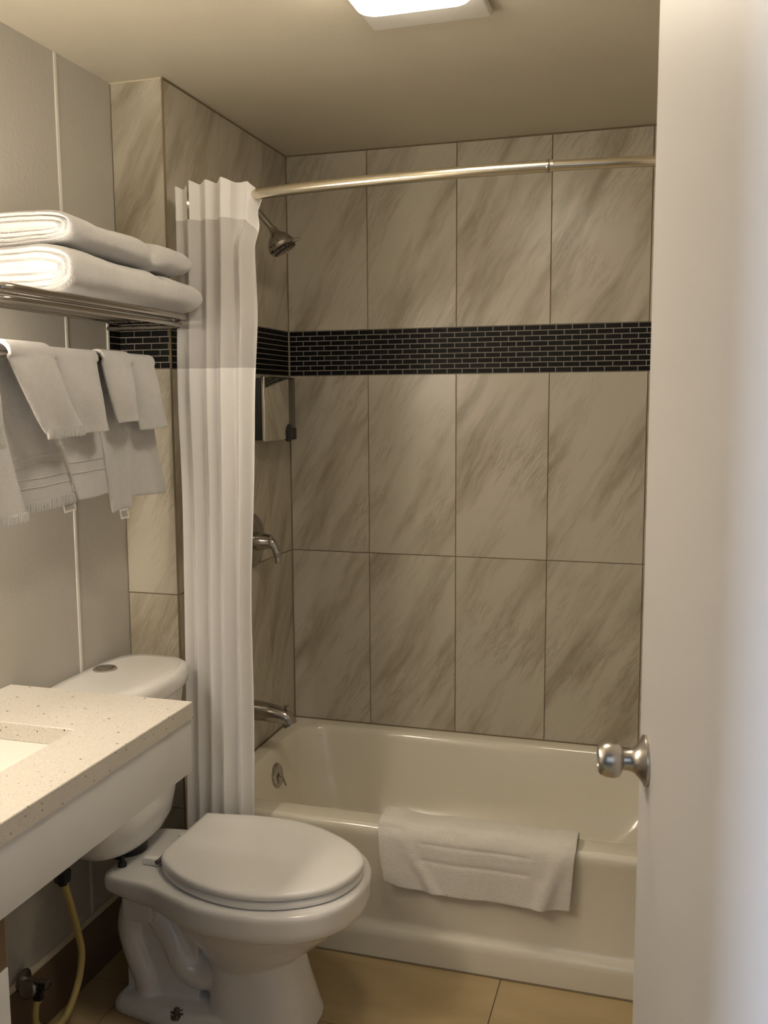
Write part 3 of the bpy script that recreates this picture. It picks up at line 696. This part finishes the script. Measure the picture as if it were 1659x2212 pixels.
# ---------------------------------------------------------------- folded bath towels on the rack
def folded(name, label, x0, x1, y0, y1, z0f, z1f, seed, layers=4, pinch=None, cat='towel'):
    """soft folded towel lying along Y; z0f/z1f give bottom and top heights along v (0 near end, 1 far end)"""
    bm = bmesh.new(); NV, NR = 90, 60; rings = []
    for i in range(NV+1):
        v = i/NV; y = y0+(y1-y0)*v; zb, zt = z0f(v), z1f(v); cz, hz = (zb+zt)/2, (zt-zb)/2
        # ends rounded
        d0 = v*(y1-y0); d1 = (1-v)*(y1-y0); re = .035
        k = 1
        if d1 < re*1.5: k = math.sqrt(max(0.0, 1-((re*1.5-d1)/(re*1.5))**2))
        if d0 < .012: k = min(k, .88+.12*math.sqrt(max(0, 1-((.012-d0)/.012)**2)))
        ring = []
        for j in range(NR):
            a = 2*PI*j/NR; c, s = math.cos(a), math.sin(a); e = 3.2
            X = math.copysign(abs(c)**(2/e), c); Z = math.copysign(abs(s)**(2/e), s)
            if X > 0: Z *= 1-.10*X**3
            hx = (x1-x0)/2
            x = (x0+x1)/2+hx*X*(1-.10*(1-k)) ; z = cz+hz*Z*k
            nz_ = noise.noise(Vector((x*9+seed, y*7, z*9)))*.007+noise.noise(Vector((x*26, y*22+seed, z*26)))*.0022
            if pinch:
                g = math.exp(-((y-pinch)/.018)**2); z -= g*.010*(Z+.35); x -= g*.010*(X > 0)
            ring.append(Vector((x+nz_*c, y, z+nz_*s)))
        rings.append(ring)
    vs = loft(bm, rings, cap0=False, cap1=True)
    # near end: layered folds, concentric in and out
    last = vs[0]; cy = rings[0]; cx = sum((p.x for p in cy))/NR; cz = sum((p.z for p in cy))/NR
    prev = last; yb = y0
    steps = [(.95, .004), (.88, .002), (.82, -.012), (.78, -.014), (.72, .0), (.62, .003), (.54, -.012), (.48, -.013), (.40, .0), (.28, .002), (.20, -.010), (.10, -.008)]
    for s_, dy in steps:
        cur_ = [bm.verts.new((cx+(p.x-cx)*(.6+.4*s_ if p.x > cx else .75+.25*s_), yb-dy*1.0-.0+(-.004), cz+(p.z-cz)*s_*1.0)) for p in cy]
        for j in range(NR): bm.faces.new((prev[j], cur_[j], cur_[(j+1) % NR], prev[(j+1) % NR]))
        prev = cur_
    bm.faces.new(prev)
    o = obj(name, bm, 'terry_white', None, ang=180); tag(o, label, cat)
    return o
TB = RZk+.009
YN, YF = -1.375, -.845
low = folded('folded_towel', 'thick white folded bath towel lying directly on the chrome rack', -RW+.006, .122, YN-.035, YF,
       lambda v: TB-.004*(v > .93), lambda v: TB+.098-.014*v-.012*math.exp(-((v-.66)/.05)**2), 3.0)
upz = folded('folded_towel', 'white folded bath towel pinched mid-length, topmost of the two on the rack', -RW+.010, .100, YN, YF-.012,
       lambda v: TB+.103-.017*v-.010*math.exp(-((v-.66)/.06)**2), lambda v: TB+.183-.022*v+.022*math.exp(-((v-.02)/.18)**2)-.036*max(0, 1-v/.62)-.022*math.exp(-((v-.63)/.055)**2), 11.0, pinch=YN+.63*(YF-.012-YN))

# ---------------------------------------------------------------- hanging hand towels
def hang(label, front, back, seed, hem=False, bands=False, tagd=None, xo=0.):
    """front/back: (y0 top, y1 top, y0 bottom, y1 bottom, z bottom left, z bottom right) ; folded over the lower bar"""
    t = thing('hand_towel', label, 'towel', (BX, (front[0]+front[1])/2, BZ), 'hand towels hanging over the rack bar')
    bm = bmesh.new(); ns, nf = 34, 44; R = .0155+xo; grid = []
    for i in range(ns+1):
        u = i/ns; row = []
        # front flap from bottom to top
        yt = front[0]+(front[1]-front[0])*u; yb = front[2]+(front[3]-front[2])*u; zb = front[4]+(front[5]-front[4])*u
        yt2 = back[0]+(back[1]-back[0])*u; yb2 = back[2]+(back[3]-back[2])*u; zb2 = back[4]+(back[5]-back[4])*u
        for j in range(nf):
            s = j/nf; k = 1-s; z = zb+(BZ-zb)*s; y = yb+(yt-yb)*(s**.8)
            bul = .010*math.sin(PI*min(1, k*1.1))*math.sin(PI*u)
            x = BX+R+bul+.006*k*math.sin(7*u+seed)+.004*noise.noise(Vector((y*14, z*9, seed)))+.006*k
            edge = .008*((2*u-1)**6)
            row.append(Vector((x-edge, y, z)))
        for j in range(11):
            a = PI*j/10; yy = yt+(yt2-yt)*(j/10)
            row.append(Vector((BX+R*math.cos(a), yy, BZ+(R+.003)*math.sin(a))))
        for j in range(1, nf+1):
            s = j/nf; z = BZ-(BZ-zb2)*s; y = yt2+(yb2-yt2)*(s**1.1)
            x = BX-R-.004-.010*s+.005*s*math.sin(6*u+seed*2)+.004*noise.noise(Vector((y*12, z*8, seed+5)))
            row.append(Vector((x, y, z)))
        grid.append([bm.verts.new(p) for p in row])
    for i in range(ns):
        for j in range(len(grid[0])-1):
            bm.faces.new((grid[i][j], grid[i+1][j], grid[i+1][j+1], grid[i][j+1]))
    o = obj('towelling', bm, 'terry_white', t, ang=180)
    md = o.modifiers.new('solid', 'SOLIDIFY'); md.thickness = .009; md.offset = 0
    md = o.modifiers.new('sub', 'SUBSURF'); md.levels = 1; md.render_levels = 1
    def pf(u, s, off=.006):   # point on front flap
        yt = front[0]+(front[1]-front[0])*u; yb = front[2]+(front[3]-front[2])*u; zb = front[4]+(front[5]-front[4])*u
        k = 1-s; y = yb+(yt-yb)*(s**.8)
        z = zb+(BZ-zb)*s
        x = BX+R+.010*math.sin(PI*min(1, k*1.1))*math.sin(PI*u)+.006*k*math.sin(7*u+seed)+.004*noise.noise(Vector((y*14, z*9, seed)))+.006*k
        return Vector((x-.008*((2*u-1)**6)+off, y, z))
    def pb_(u, s, off=.005):
        yt2 = back[0]+(back[1]-back[0])*u; yb2 = back[2]+(back[3]-back[2])*u; zb2 = back[4]+(back[5]-back[4])*u
        z = BZ-(BZ-zb2)*s; y = yt2+(yb2-yt2)*(s**1.1)
        return Vector((BX-R-.004-.010*s+.005*s*math.sin(6*u+seed*2)+.004*noise.noise(Vector((y*12, z*8, seed+5)))+off, y, z))
    if hem:
        for f_, nn in ((lambda u: pf(u, .012, 0), 26), (lambda u: pb_(u, .988, 0), 30)):
            bm = bmesh.new()
            for k in range(nn):
                q = f_((k+.5)/nn); tube(bm, [q+Vector((.004, 0, .010)), q+Vector((.005, .001*math.sin(k*2.3), -.007)), q+Vector((.004, .0015*math.sin(k*3.1), -.012))], [.0030, .0036, .0022], 6)
            obj('fringe', bm, 'terry_white', t)
    if bands:
        bm = bmesh.new()
        for s_ in bands:
            tube(bm, [pb_(.0+k/24, s_, .0052) for k in range(25)], .0014, 6)
        obj('woven_band', bm, 'terry_white', t)
    if tagd:
        side, u0, u1, drop = tagd; a = pb_(u0, 1.0, .001); b2 = pb_(u1, 1.0, .001)
        bm = bmesh.new(); sh_ = .004
        v = [bm.verts.new(p) for p in (a, b2, b2+Vector((.002, sh_, -drop)), a+Vector((.002, sh_, -drop)))]; bm.faces.new(v)
        lb = obj('care_tag', bm, 'label_white', t, smooth=False); md = lb.modifiers.new('s', 'SOLIDIFY'); md.thickness = .0006
        bm = bmesh.new()
        for k in range(6):
            f0 = .18+.11*k; n3 = 5; prevx = .12
            for c_ in range(n3):
                wl_ = random.uniform(.08, .16); s0 = prevx; s1 = min(.88, s0+wl_); prevx = s1+.03
                if s1 <= s0: break
                q = lambda s, f: a.lerp(b2, s)+Vector((.0018+.002*f, sh_*f, -drop*f))
                v = [bm.verts.new(p) for p in (q(s0, f0), q(s1, f0), q(s1, f0+.06), q(s0, f0+.06))]; bm.faces.new(v)
        obj('tag_print', bm, 'label_grey', lb, smooth=False)
    return t
hang('white hand towel in bright lamplight at the near end of the bar', (-1.585, -1.550, -1.59, -1.54, 1.42, 1.43), (-1.585, -1.53, -1.60, -1.425, 1.258, 1.268), 1, hem=True)
hang('white hand towel with fringed hem and printed tag, beside the brightest one', (-1.512, -1.372, -1.415, -1.282, 1.440, 1.446), (-1.525, -1.40, -1.470, -1.232, 1.278, 1.290), 2, xo=.007, hem=True, bands=(.66, .72, .80, .86), tagd=('b', .74, .98, .026))
hang('wide white hand towel in the middle, its front flap hanging square', (-1.372, -1.205, -1.290, -1.170, 1.438, 1.440), (-1.375, -1.20, -1.235, -1.080, 1.285, 1.290), 3, bands=(.72, .80))
hang('narrow white hand towel with a longer back flap showing a tag', (-1.190, -1.072, -1.130, -1.040, 1.458, 1.462), (-1.19, -1.08, -1.10, -1.015, 1.240, 1.246), 4, xo=.004, tagd=('b', .50, .82, .024))
hang('white hand towel hung nearest the mosaic strip at the far end', (-1.070, -.962, -1.025, -.895, 1.438, 1.444), (-1.07, -.96, -1.035, -.845, 1.272, 1.266), 5)

# ---------------------------------------------------------------- door (hinged at the right, swung into the room)
latch = Vector((1.2405, -1.80, 0)); hinge = Vector((1.352, -2.478, 0)); dd = (hinge-latch).normalized(); nn = Vector((dd.y, -dd.x, 0))
if nn.x > 0: nn = -nn      # visible face normal (towards -X)
th = .035; bm = bmesh.new()
c = [latch, hinge, hinge-nn*th, latch-nn*th]; vs0 = [bm.verts.new((p.x, p.y, .012)) for p in c]; vs1 = [bm.verts.new((p.x, p.y, 2.015)) for p in c]
bm.faces.new(vs0); bm.faces.new(vs1)
for k in range(4): bm.faces.new((vs0[k], vs0[(k+1) % 4], vs1[(k+1) % 4], vs1[k]))
bmesh.ops.bevel(bm, geom=bm.edges[:], offset=.0018, segments=2, affect='EDGES')
door = struct(obj('door_1', bm, 'door_paint', ang=30))
kc = latch+dd*.062+Vector((0, 0, 1.044)); bm = bmesh.new()
lathe(bm, kc, nn, [(0, .0325), (.002, .033), (.004, .0325), (.006, .029), (.010, .022), (.016, .016), (.022, .0135), (.030, .013)], 40)
kn = obj('rosette', bm, 'brushed_nickel', door)
bm = bmesh.new(); lathe(bm, kc, nn, [(.024, .0115), (.030, .0115), (.031, .0155), (.033, .0195), (.035, .0220), (.042, .0235), (.052, .0222), (.058, .0200), (.061, .0170), (.0615, .011), (.0595, .0105), (.0595, 0)], 40)
obj('door_knob', bm, 'brushed_nickel', door)
bm = bmesh.new(); lathe(bm, kc-nn*th, -nn, [(0, .0325), (.004, .0325), (.010, .022), (.022, .0135), (.030, .013), (.033, .020), (.044, .026), (.056, .025), (.066, .02), (.067, 0)], 32)
obj('door_knob', bm, 'brushed_nickel', door)
